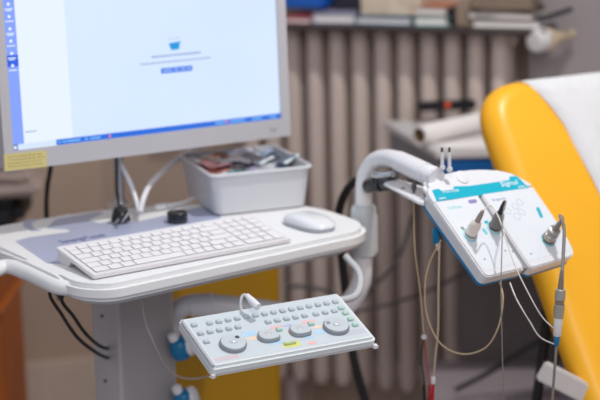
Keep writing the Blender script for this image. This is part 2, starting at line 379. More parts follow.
# ------------------------------------------------------------------ the cart
CY = R(37); O = Vector((-.326, 2.565, 0)); ca, sa = math.cos(CY), math.sin(CY)
A0, B0 = .22, .25
def cw(a, b, z): return Vector((O.x+a*ca-b*sa, O.y+a*sa+b*ca, z))
def cl(p):  # world to cart-local (root at a=A0,b=B0)
    d = p-O; return Vector((d.x*ca+d.y*sa-A0, -d.x*sa+d.y*ca-B0, p.z))
cart = thing('equipment_cart', 'white medical equipment cart with worktop, grip and tubular side arm', 'cart', cw(A0, B0, 0), CY)
S = lambda pts: [(x-A0, y-B0) for x, y in pts]
outline = [(.0, -.048), (.51, -.048), (.553, .0), (.570, .17), (.42, .31), (.27, .405), (.03, .425), (-.02, .36), (-.03, .12), (-.035, -.0)]
bm = B(); prism(bm, rpoly(S(outline), [.07, .06, .05, .08, .1, .08, .06, .05, .1, .05], 8), .821, .85, .008, btm=True, seg=4); obj('worktop', bm, table_white, cart)
ins = [(.03, -.01), (.50, -.01), (.54, .03), (.54, .15), (.40, .27), (.26, .37), (.04, .38), (.0, .3), (.0, .02)]
bm = B(); prism(bm, rpoly(S(ins), .04), .806, .822); obj('worktop_underside', bm, lgrey, cart)
def mz(pxs, z=.8506): return [tuple(cl(onz(x, y, z))[:2]) for x, y in pxs]
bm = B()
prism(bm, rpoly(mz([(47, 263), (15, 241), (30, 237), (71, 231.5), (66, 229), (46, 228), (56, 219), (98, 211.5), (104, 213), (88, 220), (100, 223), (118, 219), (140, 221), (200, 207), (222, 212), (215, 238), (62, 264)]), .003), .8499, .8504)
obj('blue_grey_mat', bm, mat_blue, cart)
bm = B(); prism(bm, rpoly(mz([(23, 226), (24, 221), (33, 218.5), (37, 220), (31, 223), (34, 228), (42, 230.5), (32, 231)]), .003), .8499, .8504); obj('recess_shade', bm, mat_blue, cart)  # shade of a recess in the back corner, painted in the mat colour
q = cl(onz(62, 243.2, .851)); q2 = cl(onz(107, 235.6, .851)); al = math.atan2(q2.y-q.y, q2.x-q.x)
tx = text('SynergyTouch', .030, ink_blue, cart, (q.x, q.y, .8505), (0, 0, al), name='lettering'); w_ = tx.dimensions.x
bpy.context.view_layer.update(); tx.scale = ((q2-q).length/max(.001, tx.dimensions.x), 1, 1)
gp = [tuple(v+w for v, w in zip(cl(onz(x, y, .834))[:2], (A0, B0))) for x, y in ((92, 287), (72, 288), (57, 286.5), (43, 280.5), (26, 272.5), (6, 266.5))]+[(-.088, .20), (-.09, .28), (-.06, .37), (.01, .40)]
bm = B(); tube(bm, [Vector((x-A0, y-B0, .834)) for x, y in gp], .0125, 14, 10); obj('grip_rail', bm, table_white, cart)
# column: wide front face and narrower left side
bm = B(); prism(bm, rpoly(S([(.157, .20), (.274, .20), (.274, .29), (.157, .29)]), .004), .12, .808); obj('column', bm, grey_col, cart)
bm = B(); prism(bm, rpoly(S([(.163, .1995), (.268, .1995), (.268, .21), (.163, .21)]), .001), .12, .806, .0005); obj('column_front_cover', bm, mat('column_front', (160, 156, 158), .4, var=.02), cart)
bm = B()
for z in (.58, .70): lathe(bm, [(.003, 0), (.003, .002)], 10, T((.1565-A0, .25-B0, z), (0, R(-90), 0)))
obj('screw', bm, dgrey, cart)
bm = B()
for k in range(5):
    a = 2*math.pi*k/5+.3
    box(bm, (.16, 0, .10), (.34, .05, .035), .008, T((0, 0, 0), (0, 0, a)))
box(bm, (0, 0, .11), (.13, .13, .05), .01); obj('base', bm, grey_col, cart)
for k in range(5):
    a = 2*math.pi*k/5+.3; bm = B(); lathe(bm, [(.012, -.012), (.038, -.012), (.04, -.008), (.04, .008), (.038, .012), (.012, .012)], 24, T((.3*math.cos(a), .3*math.sin(a), .0405), (R(90), 0, a))); ca_ = obj('caster', bm, dgrey, cart)
    bm = B(); box(bm, (.3*math.cos(a), .3*math.sin(a), .075), (.02, .03, .03), .003); obj('caster_fork', bm, steel, ca_)
bm = B(); lathe(bm, [(.004, 0), (.008, .003), (.008, .014)], 16, T((.195-A0, .19-B0, .805))); obj('black_knob', bm, black_gloss, cart)
# side arm: from the column out to the right, up as a post, then over to the amplifier
pp = Vector((.112, 2.95, 0))
px0 = cl(Vector((pp.x, pp.y, .72)))
arm = [cl(pt(171, 345, 2.93)), cl(pt(171, 322, 2.93)), cl(pt(181, 308, 2.92)), cl(pt(205, 304, 2.92)), cl(pt(260, 309, 2.93)), cl(pt(310, 316, 2.94)), cl(pt(343, 308, 2.95)), cl(pt(360, 285, 2.95)), cl(pt(363, 255, 2.95))]
bm = B(); tube(bm, arm, .0185, 18, 8); obj('lower_arm', bm, tube_white, cart)
up_ = [cl(pt(363, 255, 2.95)), cl(pt(364, 215, 2.95)), cl(pt(364, 190, 2.95)), cl(pt(366, 174, 2.95)), cl(pt(376, 160.5, 2.93)), cl(pt(391, 158.5, 2.88)), cl(pt(408, 165, 2.82)), cl(pt(428, 174.5, 2.76)), cl(pt(437, 178, 2.735))]
bm = B(); tube(bm, up_, .0155, 20, 8); obj('upper_arm', bm, tube_white, cart)
sk = cl(pt(364, 256, 2.95)); skt = cl(pt(364, 204, 2.95))
bm = B(); hh = (skt-sk).z; lathe(bm, [(.019, 0), (.0225, .003), (.0225, hh-.008), (.020, hh-.003), (.017, hh)], 28, T(sk)); obj('arm_socket', bm, lgrey, cart)
bm = B(); box(bm, (sk.x+.012, sk.y-.0195, sk.z+hh*.45), (.006, .006, hh*.75), .002); obj('socket_clip', bm, clear, cart)
bm = B(); a1, a2 = cl(pt(190, 305.5, 2.92)), cl(pt(214, 304.5, 2.92)); lathe(bm, [(.019, 0), (.021, .002), (.021, (a2-a1).length-.002), (.019, (a2-a1).length)], 24, along(a1, a2-a1)); obj('arm_collar', bm, tube_white, cart)
bm = B(); tube(bm, [cl(pt(399, 161, 2.852)), cl(pt(412, 167, 2.81)), cl(pt(427, 174, 2.765))], [.0175, .018, .018], 20, 6); obj('arm_sleeve', bm, tube_white, cart)
# collar where the arm enters the amplifier mount
e0 = Vector(up_[-2]); e1 = Vector(up_[-1]); bm = B(); lathe(bm, [(.0155, 0), (.0175, .002), (.0178, .010), (.0155, .014)], 24, along(e0+(e1-e0)*.1, e1-e0)); obj('end_collar', bm, tube_white, cart)
# bracket plate under the arm, with its clamp
z_ = .93
def pl(px, py): return tuple(cl(onz(px, py, z_))[:2])
bm = B(); prism(bm, rpoly([pl(383.5, 183), pl(394, 178), pl(424, 186.5), pl(424, 203.5), pl(418, 202)], .004), z_-.004, z_, .001); obj('bracket_plate', bm, white, cart)
bm = B(); h = cl(onz(403, 188.3, z_)); lathe(bm, [(.004, 0), (.004, .0006)], 14, T((h.x, h.y, z_))); obj('plate_hole', bm, dgrey, cart)
bm = B(); c_ = cl(pt(380, 184, 2.90)); box(bm, c_, (.03, .03, .022), .005); tube(bm, [cl(pt(368, 186, 2.93)), cl(pt(380, 183, 2.9)), cl(pt(392, 183, 2.87))], .0125, 12); obj('clamp', bm, black_gloss, cart)
bm = B(); tube(bm, [cl(pt(373, 174.5, 2.9)), cl(pt(381, 175.5, 2.89)), cl(pt(393, 174, 2.87))], .0065, 12); obj('clamp_lever', bm, steel, cart)
# tray under the control panel
u_, v_ = None, None
def axes(phi, tau):
    u = Vector((math.cos(phi), math.sin(phi), 0)); v = Vector((-math.sin(phi)*math.cos(tau), math.cos(phi)*math.cos(tau), math.sin(tau))); return u, v, u.cross(v)
PO = Vector((-.1352, 2.4, .7568)); PPHI, PTAU = R(26.8), R(18.7); pu, pv, pn = axes(PPHI, PTAU)
MP = Matrix(((pu.x, pv.x, pn.x, PO.x), (pu.y, pv.y, pn.y, PO.y), (pu.z, pv.z, pn.z, PO.z), (0, 0, 0, 1)))
MPc = (T(cw(A0, B0, 0), (0, 0, CY)).inverted() @ MP)
bm = B(); prism(bm, rpoly([(.004, .006), (.277, .006), (.277, .120), (.004, .120)], .008), -.0205, -.0165, .001, MPc, btm=True)
box(bm, (.279, -.001, -.0148), (.012, .012, .006), .003, MPc); box(bm, (.002, -.001, -.0148), (.012, .010, .006), .003, MPc)
tr = obj('keyboard_tray', bm, white, cart)
wu_ = cl(pt(358, 262, 2.80)); bm = B(); tube(bm, [MPc @ Vector((.255, .06, -.0205)), MPc @ Vector((.262, .135, -.024)), cl(pt(355, 296, 2.70)), cl(pt(360, 275, 2.76)), Vector((wu_.x-.01, wu_.y+.02, .812))], .006, 10); obj('tray_bracket', bm, lgrey, cart)

# ------------------------------------------------------------------ monitor
MO = Vector((-.5009, 2.828, .97)); MPHI = R(28.3); TILT = R(-2)
mon = thing('computer_monitor', 'grey framed computer monitor showing a pale blue window above the cart', 'monitor', (MO.x, MO.y, .85), MPHI)
MF = T((0, 0, .12), (R(-2.0), 0, 0))  # leans back two degrees
Wm, Hm = .551, .365; sx0, sx1, sz0, sz1 = .017, .5335, .034, .348
def frame_ring(bm, o, i, y0, y1, M, b=.002):
    (ax, az, bx, bz), (cx, cz, dx, dz) = o, i
    for s in (((ax, az), (bx, cz)), ((ax, dz), (bx, bz)), ((ax, cz), (cx, dz)), ((dx, cz), (bx, dz))):
        (p, q), (r_, s_) = s; box(bm, ((p+r_)/2, (y0+y1)/2, (q+s_)/2), (r_-p, y1-y0, s_-q), 0, M)
bm = B(); t = B()
prism(t, rpoly([(0, 0), (Wm, 0), (Wm, Hm), (0, Hm)], .006), -.045, -.004, .004, btm=True)
join(bm, t, MF @ T((0, 0, 0), (R(90), 0, 0))); box(bm, (.275, .06, .2), (.36, .04, .24), .012, MF); obj('casing', bm, casing, mon)
bm = B(); frame_ring(bm, (0.0, 0.0, Wm, Hm), (sx0, sz0, sx1, sz1), -.003, .006, MF); obj('bezel', bm, casing, mon)
def scr_rect(name, x0, z0, x1, z1, m, lay, parent=None):
    bm = B(); box(bm, ((x0+x1)/2, .0032-lay*.0006, (z0+z1)/2), (x1-x0, .0006, z1-z0), 0, MF); return obj(name, bm, m, parent or mon)
scrm = em('screen_pale_blue', (210, 228, 255), 1.04, var=.035)
sc_ = scr_rect('screen', sx0, sz0, sx1, sz1, scrm, 0)
scr_rect('left_pane', .0385, .044, .1270, sz1, em('screen_white', (232, 242, 255), 1.0), 1, sc_)
scr_rect('side_menu', sx0, .0435, .0385, sz1, em('screen_menu_blue', (130, 160, 250), 1.0, var=.05), 1, sc_)
scr_rect('selected_item', sx0, .1765, .0385, .196, em('screen_selected', (24, 92, 224), 1.0), 2, sc_)
scr_rect('task_bar', .0965, sz0, sx1, .0435, em('screen_taskbar', (10, 104, 220), 1.0), 1, sc_)
scr_rect('search_box', .027, sz0, .0965, .0435, em('screen_search', (214, 230, 252), 1.0), 1, sc_)
scr_rect('start_button', sx0, sz0, .027, .0435, em('screen_start', (20, 100, 180), 1.0), 1, sc_)
swh = em('screen_symbol_white', (240, 248, 255), 1.0); sgr = em('screen_text_grey', (105, 130, 185), 1.0)
bm = B(); y_ = .0032-3*.0006
def dash(bm, x, z, w, h): box(bm, (x+w/2, y_, z), (w, .0006, h), 0, MF)
for k in range(9):
    bm = B(); z = .34-.0207*k
    if z < .06: break
    tb = B(); lathe(tb, [(.0026, 0), (.0026, .0006)], 10, MF @ T((.0275, y_, z+.004), (R(90), 0, 0))); join(bm, tb)
    dash(bm, .0205, z-.004, .014, .0016)
    if k % 2: dash(bm, .0225, z-.0068, .010, .0014)
    obj('menu_symbol', bm, swh, sc_)
bm = B(); dash(bm, .0195, .0385, .005, .005); obj('start_symbol', bm, swh, sc_)
bm = B()
for x0, x1, z in ((.2829, .378, .1697), (.2612, .3972, .1587), (.042, .062, .063)):
    x = x0; bm = B()
    while x < x1:
        w_ = random.uniform(.004, .010); dash(bm, x, z, min(w_, x1-x), .0022 if z > .165 else .0016); x += w_+.0012
    obj('text_line', bm, sgr, sc_)
bm = B()
dash(bm, .045, .2905, .01, .002); dash(bm, .064, .2905, .03, .0022)
obj('title_line', bm, sgr, sc_)
bm = B(); prism(bm, [(0, .012), (.004, 0), (.019, 0), (.021, .010), (.024, .014)], -.0003, .0003, M=MF @ T((.317, y_, .1790), (R(90), 0, 0))); obj('box_symbol', bm, em('screen_icon_blue', (0, 150, 225), 1.0), sc_)
bm = B(); prism(bm, [(0, .008), (.004, .002), (.009, .012), (.005, .009)], -.0003, .0003, M=MF @ T((.336, y_-.0004, .1790), (R(90), 0, 0))); obj('pencil_symbol', bm, em('screen_icon_pale', (200, 225, 255), 1.0), sc_)
bm = B()
for x in (.318, .326, .334): dash(bm, x, .199, .003, .003)
obj('dots', bm, em('screen_dots', (190, 190, 235), 1.0), sc_)
bt = scr_rect('button', .2995, .1385, .3605, .148, em('screen_button', (80, 130, 232), 1.0), 2, sc_)
bm = B()
for x in (.305, .313, .326, .339, .350): dash(bm, x, .1433, .006, .0018)
obj('button_text', bm, em('screen_btn_txt', (190, 215, 255), 1.0), bt)
bm = B()
for x, w_ in ((.100, .004), (.108, .006), (.116, .024), (.148, .006), (.158, .020), (.40, .02), (.43, .03), (.475, .02), (.51, .014)):
    bm = B(); dash(bm, x, .0388, w_, .003); obj('task_bar_item', bm, em('screen_tb_items', (120, 190, 250), 1.0), sc_)
bm = B(); dash(bm, .193, .0388, .004, .004); dash(bm, .422, .0388, .004, .004); obj('alert_item', bm, em('screen_red', (250, 120, 130), 1.0), sc_)
text('hp', .012, mgrey, mon, MF @ Vector((.508, -.0031, .012)), (R(88), 0, 0), sx=1.2, name='logo')
# stand
bs = onz(120, 206, .85); d_ = bs-Vector((MO.x, MO.y, .85)); d_.rotate(Euler((0, 0, -MPHI)))
bm = B(); tube(bm, [(d_.x, d_.y, .0), (d_.x, d_.y, .16), (d_.x+.0, d_.y, .22)], .009, 16, smooth=False); obj('stand_pole', bm, steel, mon)
bm = B(); box(bm, (d_.x+.05, d_.y*.5+.03, .21), (.14, abs(d_.y-.07)+.02, .03), .004); obj('mount', bm, dgrey, mon)
bm = B(); lathe(bm, [(.028, 0), (.028, .003), (.015, .006), (.012, .012)], 24, T((d_.x, d_.y, .0))); obj('stand_foot', bm, steel, mon)

nt_ = thing('sticky_note', 'yellow handwritten sticky note on the lower left of the monitor frame', 'note', (MO.x, MO.y, .97), MPHI)
MN = T((0, 0, 0), (R(-2.0), 0, 0)) @ T((0, 0, 0), (0, 0, 0))
bm = B(); box(bm, (.0365, -.0037, .0155), (.076, .0006, .0285), 0, MN @ T((0, 0, 0), (0, R(1), 0))); obj('paper', bm, note_y, nt_)
bm = B()
for r_ in range(4):
    x = .005
    while x < .066:
        w_ = random.uniform(.003, .008); box(bm, (x+w_/2, -.0041, .0245-.0055*r_+random.uniform(-.0003, .0003)), (w_, .0002, .0012), 0, MN @ T((0, 0, 0), (0, R(1), 0))); x += w_+.0018
obj('handwriting', bm, note_ink, nt_)

# ------------------------------------------------------------------ keyboard
KO = Vector((-.3254, 2.56, .8505)); KP = R(33.1); KT = R(7.6)
kb = thing('computer_keyboard', 'slim white computer keyboard standing on the front of the cart worktop', 'keyboard', KO, KP)
MK = T((0, 0, .0084), (KT, 0, 0)); KW, KD = .3704, .1361
bm = B(); prism(bm, rpoly([(0, 0), (KW, 0), (KW, KD), (0, KD)], .005), -.0075, -.0008, .001, MK, btm=True); obj('case', bm, kb_white, kb)
bm = B(); t = B(); prism(t, [(.098, 0), (.132, 0), (.134, .0165), (.085, .0105)], 0, KW-.006); join(bm, t, Matrix(((0, 0, 1, .003), (1, 0, 0, 0), (0, 1, 0, 0), (0, 0, 0, 1)))); obj('rear_foot', bm, kb_white, kb)
_k = {}
uw = .01838
def keyat(x, y, wu, h):
    k = (round(wu, 3), round(h, 4))
    if k not in _k:
        bm = B(); box(bm, (0, 0, .0003), (wu*uw-.0014, h-.0014, .0009), .0007); o = obj('key', bm, key_white, kb); _k[k] = o.data
    else:
        o = bpy.data.objects.new('key', _k[k]); C.objects.link(o); o.parent = kb
    o.location = MK @ Vector((x+wu*uw/2, y+h/2, 0)); o.rotation_euler = (KT, 0, 0); return o
def row(y, h, ws, x0=.0085):
    x = x0
    for w_ in ws:
        if w_ > 0: keyat(x, y, w_, h)
        x += abs(w_)*uw
rh = .0198; y0 = .0085
row(y0, rh, [1.5, 1.25, 1.25, 5, 1, 1, 1, 1, 1, 1])
row(y0+rh, rh, [1.25]+[1]*11+[1.75, 1])
row(y0+2*rh, rh, [1.75]+[1]*11+[2.25])
row(y0+3*rh, rh, [1.5]+[1]*12+[1.5])
row(y0+4*rh, rh, [1]*13+[2])
row(y0+5*rh, .0165, [1.07]*14)
nx0 = .0085+15.25*uw
row(y0, rh, [2, 1], nx0); keyat(nx0+3*uw, y0, 1, 2*rh); row(y0+rh, rh, [1, 1, 1], nx0); row(y0+2*rh, rh, [1, 1, 1, 1], nx0)
row(y0+3*rh, rh, [1, 1, 1, 1], nx0); row(y0+4*rh, rh, [1, 1, 1, 1], nx0); row(y0+5*rh, .0165, [1, 1, 1, 1], nx0)

# ------------------------------------------------------------------ mouse
mc = cw(.459, .042, .8505)
ms = thing('computer_mouse', 'low white computer mouse on the worktop right of the keyboard', 'mouse', mc, CY-R(1))
def mouse_mesh(L, W, H, z0, top=True):
    bm = B(); n = 24; rings = []
    def rad_(a):  # super-ellipse outline
        c, s = abs(math.cos(a)), abs(math.sin(a)); return 1/((c**3.0+s**3.0)**(1/3.0))
    for k in range(9):
        f = k/8; sc = math.cos(f*math.pi/2)**.45 if f < 1 else 0.0
        ring = []
        for i in range(n):
            a = 2*math.pi*i/n; rr = rad_(a)*sc; x = W/2*rr*math.cos(a); y = L/2*rr*math.sin(a)
            zt = H*(1-.35*(abs(y)/(L/2))**2)
            ring.append(bm.verts.new((x, y, z0+zt*math.sin(f*math.pi/2))))
        rings.append(ring)
        if f == 1: break
    for a, b in zip(rings, rings[1:]):
        for i in range(n): bm.faces.new((a[i], a[(i+1) % n], b[(i+1) % n], b[i]))
    bmesh.ops.remove_doubles(bm, verts=bm.verts[:], dist=1e-6)
    es = [e for e in bm.edges if e.is_boundary]
    if es: bmesh.ops.holes_fill(bm, edges=es, sides=0)
    return bm
obj('shell', mouse_mesh(.115, .060, .015, .007), mouse_white, ms)
bm = B(); pts = [(.0285*math.copysign(abs(math.cos(a))**.7, math.cos(a)), .0555*math.copysign(abs(math.sin(a))**.7, math.sin(a))) for a in [2*math.pi*i/32+.001 for i in range(32)]]
prism(bm, pts, .0, .008, .001, btm=True); obj('base', bm, mat('mouse_base_grey', (170, 174, 184), .3), ms)

# ------------------------------------------------------------------ storage box with packets
BY = R(20); bx = Vector((-.156, 2.948, .8505))+Vector((.095*math.cos(BY)-.102*math.sin(BY), .095*math.sin(BY)+.102*math.cos(BY), 0))
st = thing('storage_box', 'open white plastic box full of packets at the back right of the cart', 'box', bx, BY)
W1, D1, W0, D0, HB = .190, .205, .174, .190, .078
def rr2(w, d, r=.018): return rpoly([(-w/2, -d/2), (w/2, -d/2), (w/2, d/2), (-w/2, d/2)], r, 6)
bm = B(); lay = [(W0-.01, D0-.01, 0), (W0, D0, .004), (W1, D1, HB), (W1-.005, D1-.005, HB), (W0-.005, D0-.005, .004)]
rings = [[bm.verts.new((p[0], p[1], z)) for p in rr2(w_, d2)] for w_, d2, z in lay]
for a, b in zip(rings, rings[1:]):
    for i in range(len(a)): bm.faces.new((a[i], a[(i+1) % len(a)], b[(i+1) % len(a)], b[i]))
bm.faces.new(rings[0][::-1]); bm.faces.new(rings[-1]); obj('tub', bm, box_plastic, st)
bm = B(); lay = [(W1-.002, D1-.002, HB-.006), (W1+.006, D1+.006, HB-.006), (W1+.009, D1+.009, HB-.002), (W1+.006, D1+.006, HB+.001), (W1-.002, D1-.002, HB+.001)]
rings = [[bm.verts.new((p[0], p[1], z)) for p in rr2(w_, d2, .022)] for w_, d2, z in lay]
for a, b in zip(rings, rings[1:]+[rings[0]]):
    for i in range(len(a)): bm.faces.new((a[i], a[(i+1) % len(a)], b[(i+1) % len(a)], b[i]))
obj('rim', bm, box_plastic, st)
pk = [('magenta', (190, 40, 110)), ('blue grey', (120, 136, 160)), ('orange', (196, 140, 116)), ('white', (214, 216, 224)), ('teal', (110, 170, 180)), ('dark red', (120, 44, 50)), ('lilac', (170, 168, 200)), ('silver', (186, 188, 196)), ('pink', (214, 150, 160)), ('navy', (60, 72, 100)), ('pale blue', (170, 190, 220)), ('clear', (200, 204, 212)), ('brown', (130, 96, 80)), ('coral', (190, 122, 110)), ('smoky grey', (130, 130, 146)), ('ivory', (222, 214, 204)), ('sky blue', (150, 176, 210)), ('frosted', (206, 208, 222)), ('mauve', (150, 120, 150)), ('pearl', (220, 220, 228)), ('slate', (96, 110, 130)), ('rose', (200, 160, 170))]
pos = [(.045, .045), (.050, -.01), (-.055, .04), (-.02, -.04), (-.045, -.045), (-.03, .05), (.0, .0), (.02, -.045), (-.06, .0), (.065, .03), (.02, .05), (-.015, .02), (-.035, .0), (-.065, -.02), (.03, .015), (.06, -.04), (.068, .07), (.03, .075), (-.01, .075), (-.05, .07), (.075, .0), (-.07, .045)]
random.seed(3)
Mb = T(bx, (0, 0, BY))
for i, ((nm, c), (x, y)) in enumerate(zip(pk, pos)):
    wq = Mb @ Vector((x*.95, y*1.05, .058+.008*(i % 3)))
    p = thing('electrode_packet', nm+' packet among the packets heaped in the white plastic box', 'packet', wq, random.uniform(0, 6.28), random.uniform(-.3, .3), group='packets in the white plastic box')
    bm = B(); nxx, nyy = 6, 4; gw, gh = random.uniform(.055, .075), random.uniform(.028, .042); gr = []
    for zz in (0, 1):
        g = [[bm.verts.new(((ii/nxx-.5)*gw, (jj/nyy-.5)*gh, (.0035*math.sin(ii*1.3+i)+.002*math.cos(jj*2+i))+(.0035*math.sin(math.pi*ii/nxx)*math.sin(math.pi*jj/nyy)+.0005 if zz else -.0005))) for jj in range(nyy+1)] for ii in range(nxx+1)]; gr.append(g)
    for zz, g in enumerate(gr):
        for ii in range(nxx):
            for jj in range(nyy): bm.faces.new((g[ii][jj], g[ii+1][jj], g[ii+1][jj+1], g[ii][jj+1]))
    for ii in range(nxx):
        for jj in (0, nyy): bm.faces.new((gr[0][ii][jj], gr[0][ii+1][jj], gr[1][ii+1][jj], gr[1][ii][jj]))
    for jj in range(nyy):
        for ii in (0, nxx): bm.faces.new((gr[0][ii][jj], gr[0][ii][jj+1], gr[1][ii][jj+1], gr[1][ii][jj]))
    cvr = obj('pouch', bm, mat('packet_'+nm.replace(' ', '_'), c, .2, var=.3, scale=60, bump=.4), p)
    bm = B(); box(bm, (gw*.44, 0, .003), (gw*.1, gh*.95, .002), .0005); obj('seal', bm, lgrey if i % 2 else ink_white, p)

# ------------------------------------------------------------------ small things at the back of the cart
q = onz(177.5, 222, .8505); pk_ = thing('round_cap', 'black round cap lying on the worktop in front of the storage box', 'cap', q)
bm = B(); lathe(bm, [(.0175, 0), (.0182, .001), (.0182, .0175), (.017, .019), (.013, .019), (.012, .018)], 32); obj('cap', bm, black_gloss, pk_)
bm = B(); lathe(bm, [(.0184, .004), (.0184, .006)], 32); obj('band', bm, dgrey, pk_)
q = onz(121, 223, .8505); cc = thing('cable_tie_bundle', 'black coiled cable bundle with white stripes at the foot of the monitor pole', 'cable bundle', q, R(20))
bm = B(); pts = []
for i in range(60):
    a = i*.62; pts.append((.015*math.cos(a)*(1-i/140), .010*math.sin(a)*(1-i/140), .005+.022*i/60))
tube(bm, pts, .0036, 8, 3); obj('coil', bm, black, cc)
bm = B()
for k in (-.007, .004): tube(bm, [(k-.006, -.012, .004), (k+.001, -.0135, .012), (k+.008, -.011, .020)], .0014, 6)
obj('stripe', bm, lgrey, cc)
cable('black_cable', [onz(121, 219, .868), pt(119, 203, 2.97), pt(117, 190, 2.98), pt(116.5, 170, 2.99), pt(116, 140, 3.0)], .0028, black, 'thin black cable running up left beside the silver monitor pole')
q = onz(160, 210, .8505); pg = thing('white_plug', 'small white plug lying on the back edge of the worktop', 'plug', q, CY)
bm = B(); box(bm, (.0, 0, .006), (.022, .012, .010), .002); box(bm, (.018, .004, .005), (.012, .016, .008), .002); obj('housing', bm, white, pg)
bm = B(); tube(bm, [(.02, 0, .006), (.05, .0, .006), (.085, .012, .008)], .0028, 8); obj('lead', bm, white, pg)
# cables behind
cable('black_cable', [pt(52, 150, 3.1), pt(50.5, 168, 3.1), pt(47, 190, 3.11), pt(46.5, 216, 3.12), pt(50, 250, 3.15), pt(60, 300, 3.1)], .0045, black, 'black cable hanging behind the monitor near its yellow note')
cable('white_cable', [pt(112, 140, 3.0), pt(119, 160, 3.0), pt(130, 182, 2.98), pt(136, 200, 2.96), pt(139, 212, 2.94)], .0042, tube_white, 'white cable curving down left of the thicker one beside the silver pole')
cable('white_cable', [pt(215, 142, 3.25), pt(190, 151, 3.2), pt(170, 165, 3.1), pt(152, 182, 3.0), pt(144, 197, 2.96), pt(140, 212, 2.94)], .0052, tube_white, 'thick white cable arching from the storage box down to the worktop')
cable('black_cable', [cw(.03, .12, .812), pt(50, 292, 2.66), pt(62, 315, 2.68), pt(78, 338, 2.7), pt(97, 353, 2.76), pt(112, 360, 2.9)], .003, black, 'lower of two black cables looping from the worktop to the column')
cable('black_cable', [cw(.06, .12, .812), pt(62, 297, 2.68), pt(74, 317, 2.7), pt(86, 334, 2.73), pt(100, 346, 2.8), pt(114, 350, 2.9)], .003, black, 'upper of two black cables looping from the worktop to the column')
cable('thin_cable', [pt(141, 291, 2.68), pt(145, 320, 2.7), pt(155, 345, 2.7), pt(166, 366, 2.72), pt(180, 377, 2.74), pt(200, 378, 2.75), pt(232, 370, 2.7)], .0014, mat('pale_grey_wire', (168, 162, 160), .5), 'thin pale wire hanging in front of the column')
cable('black_hose', [pt(378, 177, 2.98), pt(362, 178, 3.02), pt(349, 187, 3.05), pt(341, 203, 3.08), pt(338, 225, 3.1), pt(342, 260, 3.1), pt(347, 305, 3.1), pt(352, 350, 3.1), pt(362, 390, 3.1), pt(375, 430, 3.1)], [.0070, .0075, .0080, .0085, .0085], black, 'thick black hose dropping behind the worktop from the arm clamp', 'hose')
cable('dark_cable', [pt(470, 270, 3.6), pt(430, 290, 3.65), pt(390, 304, 3.68), pt(350, 312, 3.7), pt(300, 316, 3.7)], .004, dgrey, 'dark cable sagging across the radiator at mid height')
cable('dark_cable', [pt(412, 215, 3.6), pt(400, 255, 3.6), pt(380, 280, 3.6), pt(350, 305, 3.6), pt(325, 290, 3.6), pt(285, 285, 3.6)], .0045, dgrey, 'dark cable running diagonally across the radiator behind the side arm')
cable('dark_cable', [pt(555, 332, 3.5), pt(520, 352, 3.5), pt(490, 372, 3.5), pt(455, 390, 3.5)], .0055, black, 'dark cable slanting near the floor below the amplifier')

# blue capped bottles on the far side of the column
for (x, y, lab) in ((180, 348, 'blue capped white holder beside the cart column, upper one'), (184, 400, 'blue capped white holder beside the cart column, lower one')):
    q = pt(x, y, 2.86); h_ = thing('probe_holder', lab, 'holder', q, group=None)
    bm = B(); lathe(bm, [(.004, -.021), (.014, -.019), (.0185, -.010), (.019, .004), (.016, .014), (.008, .020)], 24, along((.0, 0, 0), (-.2, -.1, 1))); obj('cap', bm, blue_cap, h_)
    bm = B(); lathe(bm, [(.012, -.014), (.019, -.010), (.020, .006), (.012, .012)], 24, along((.014, .005, .003), (1, 0, .3))); obj('socket', bm, white, h_)
    bm = B(); lathe(bm, [(.006, 0), (.009, .002), (.009, .014), (.005, .017)], 16, along((-.008, -.004, .014), (-.4, -.1, 1))); obj('neck', bm, white, h_)

# ------------------------------------------------------------------ control panel
cp = thing('control_panel', 'white control panel with grey keys and four dials in front of the cart', 'control panel', PO-pn*.0165, PPHI, PTAU)
Z0 = .0165
PWd, PDd = .281, .1316
bm = B(); prism(bm, rpoly([(0, 0), (PWd, 0), (PWd, PDd+.002), (0, PDd+.002)], .009, 6), 0, Z0, .0045, seg=5); obj('housing', bm, panel_w, cp)
bm = B(); prism(bm, rpoly([(.0095, .009), (PWd-.0075, .009), (PWd-.0075, PDd-.004), (.0095, PDd-.004)], .004, 4), Z0-.0004, Z0+.0003); obj('foil', bm, panel_foil, cp)
bm = B(); prism(bm, rpoly([(.0008, .004), (.0065, .004), (.0065, PDd-.003), (.0008, PDd-.003)], .002, 4), Z0-.0002, Z0+.0016, .001); obj('side_rail', bm, panel_rim, cp)
bm = B(); prism(bm, rpoly([(.006, -.0012), (PWd-.006, -.0012), (PWd-.006, .004), (.006, .004)], .001, 2), .0035, .0048); obj('front_groove', bm, lgrey, cp)
_pk = {}
def pkey(x, y, m, w_=.0095, h=.0085):
    k = (m.name, w_)
    if k not in _pk:
        bm = B(); box(bm, (0, 0, .0018), (w_, h, .0044), .0010); o = obj('button', bm, m, cp); _pk[k] = o
    else:
        o = _pk[k].copy(); C.objects.link(o); o.parent = cp
    o.location = (x, y, Z0); return o
def prow(xs, y, m): [pkey(x, y, m) for x in xs]
pkey(.0166, .1090, key_grey)
prow([.0416+.01572*i for i in range(15)], .1070, key_grey)
prow([.0174+.0157*i for i in range(5)], .0855, key_grey)
prow([.132+.0159*i for i in range(5)], .0852, key_grey)
prow([.2153, .2317, .2481], .0842, key_grey)
pkey(.0173, .0629, key_grey)
prow([.1399, .1958], .0620, key_green)
for y in (.0886, .0735, .056, .0403): pkey(.2626, y, key_green)
pkey(.1402, .0236, mat('panel_key_yellowgreen', (186, 200, 150), .4), .020, .006)
def patch(name, pts, m, r=.002):
    bm = B(); prism(bm, rpoly(pts, r, 3), Z0+.0002, Z0+.0005); return obj(name, bm, m, cp)
def rect(x0, y0, x1, y1): return [(x0, y0), (x1, y0), (x1, y1), (x0, y1)]
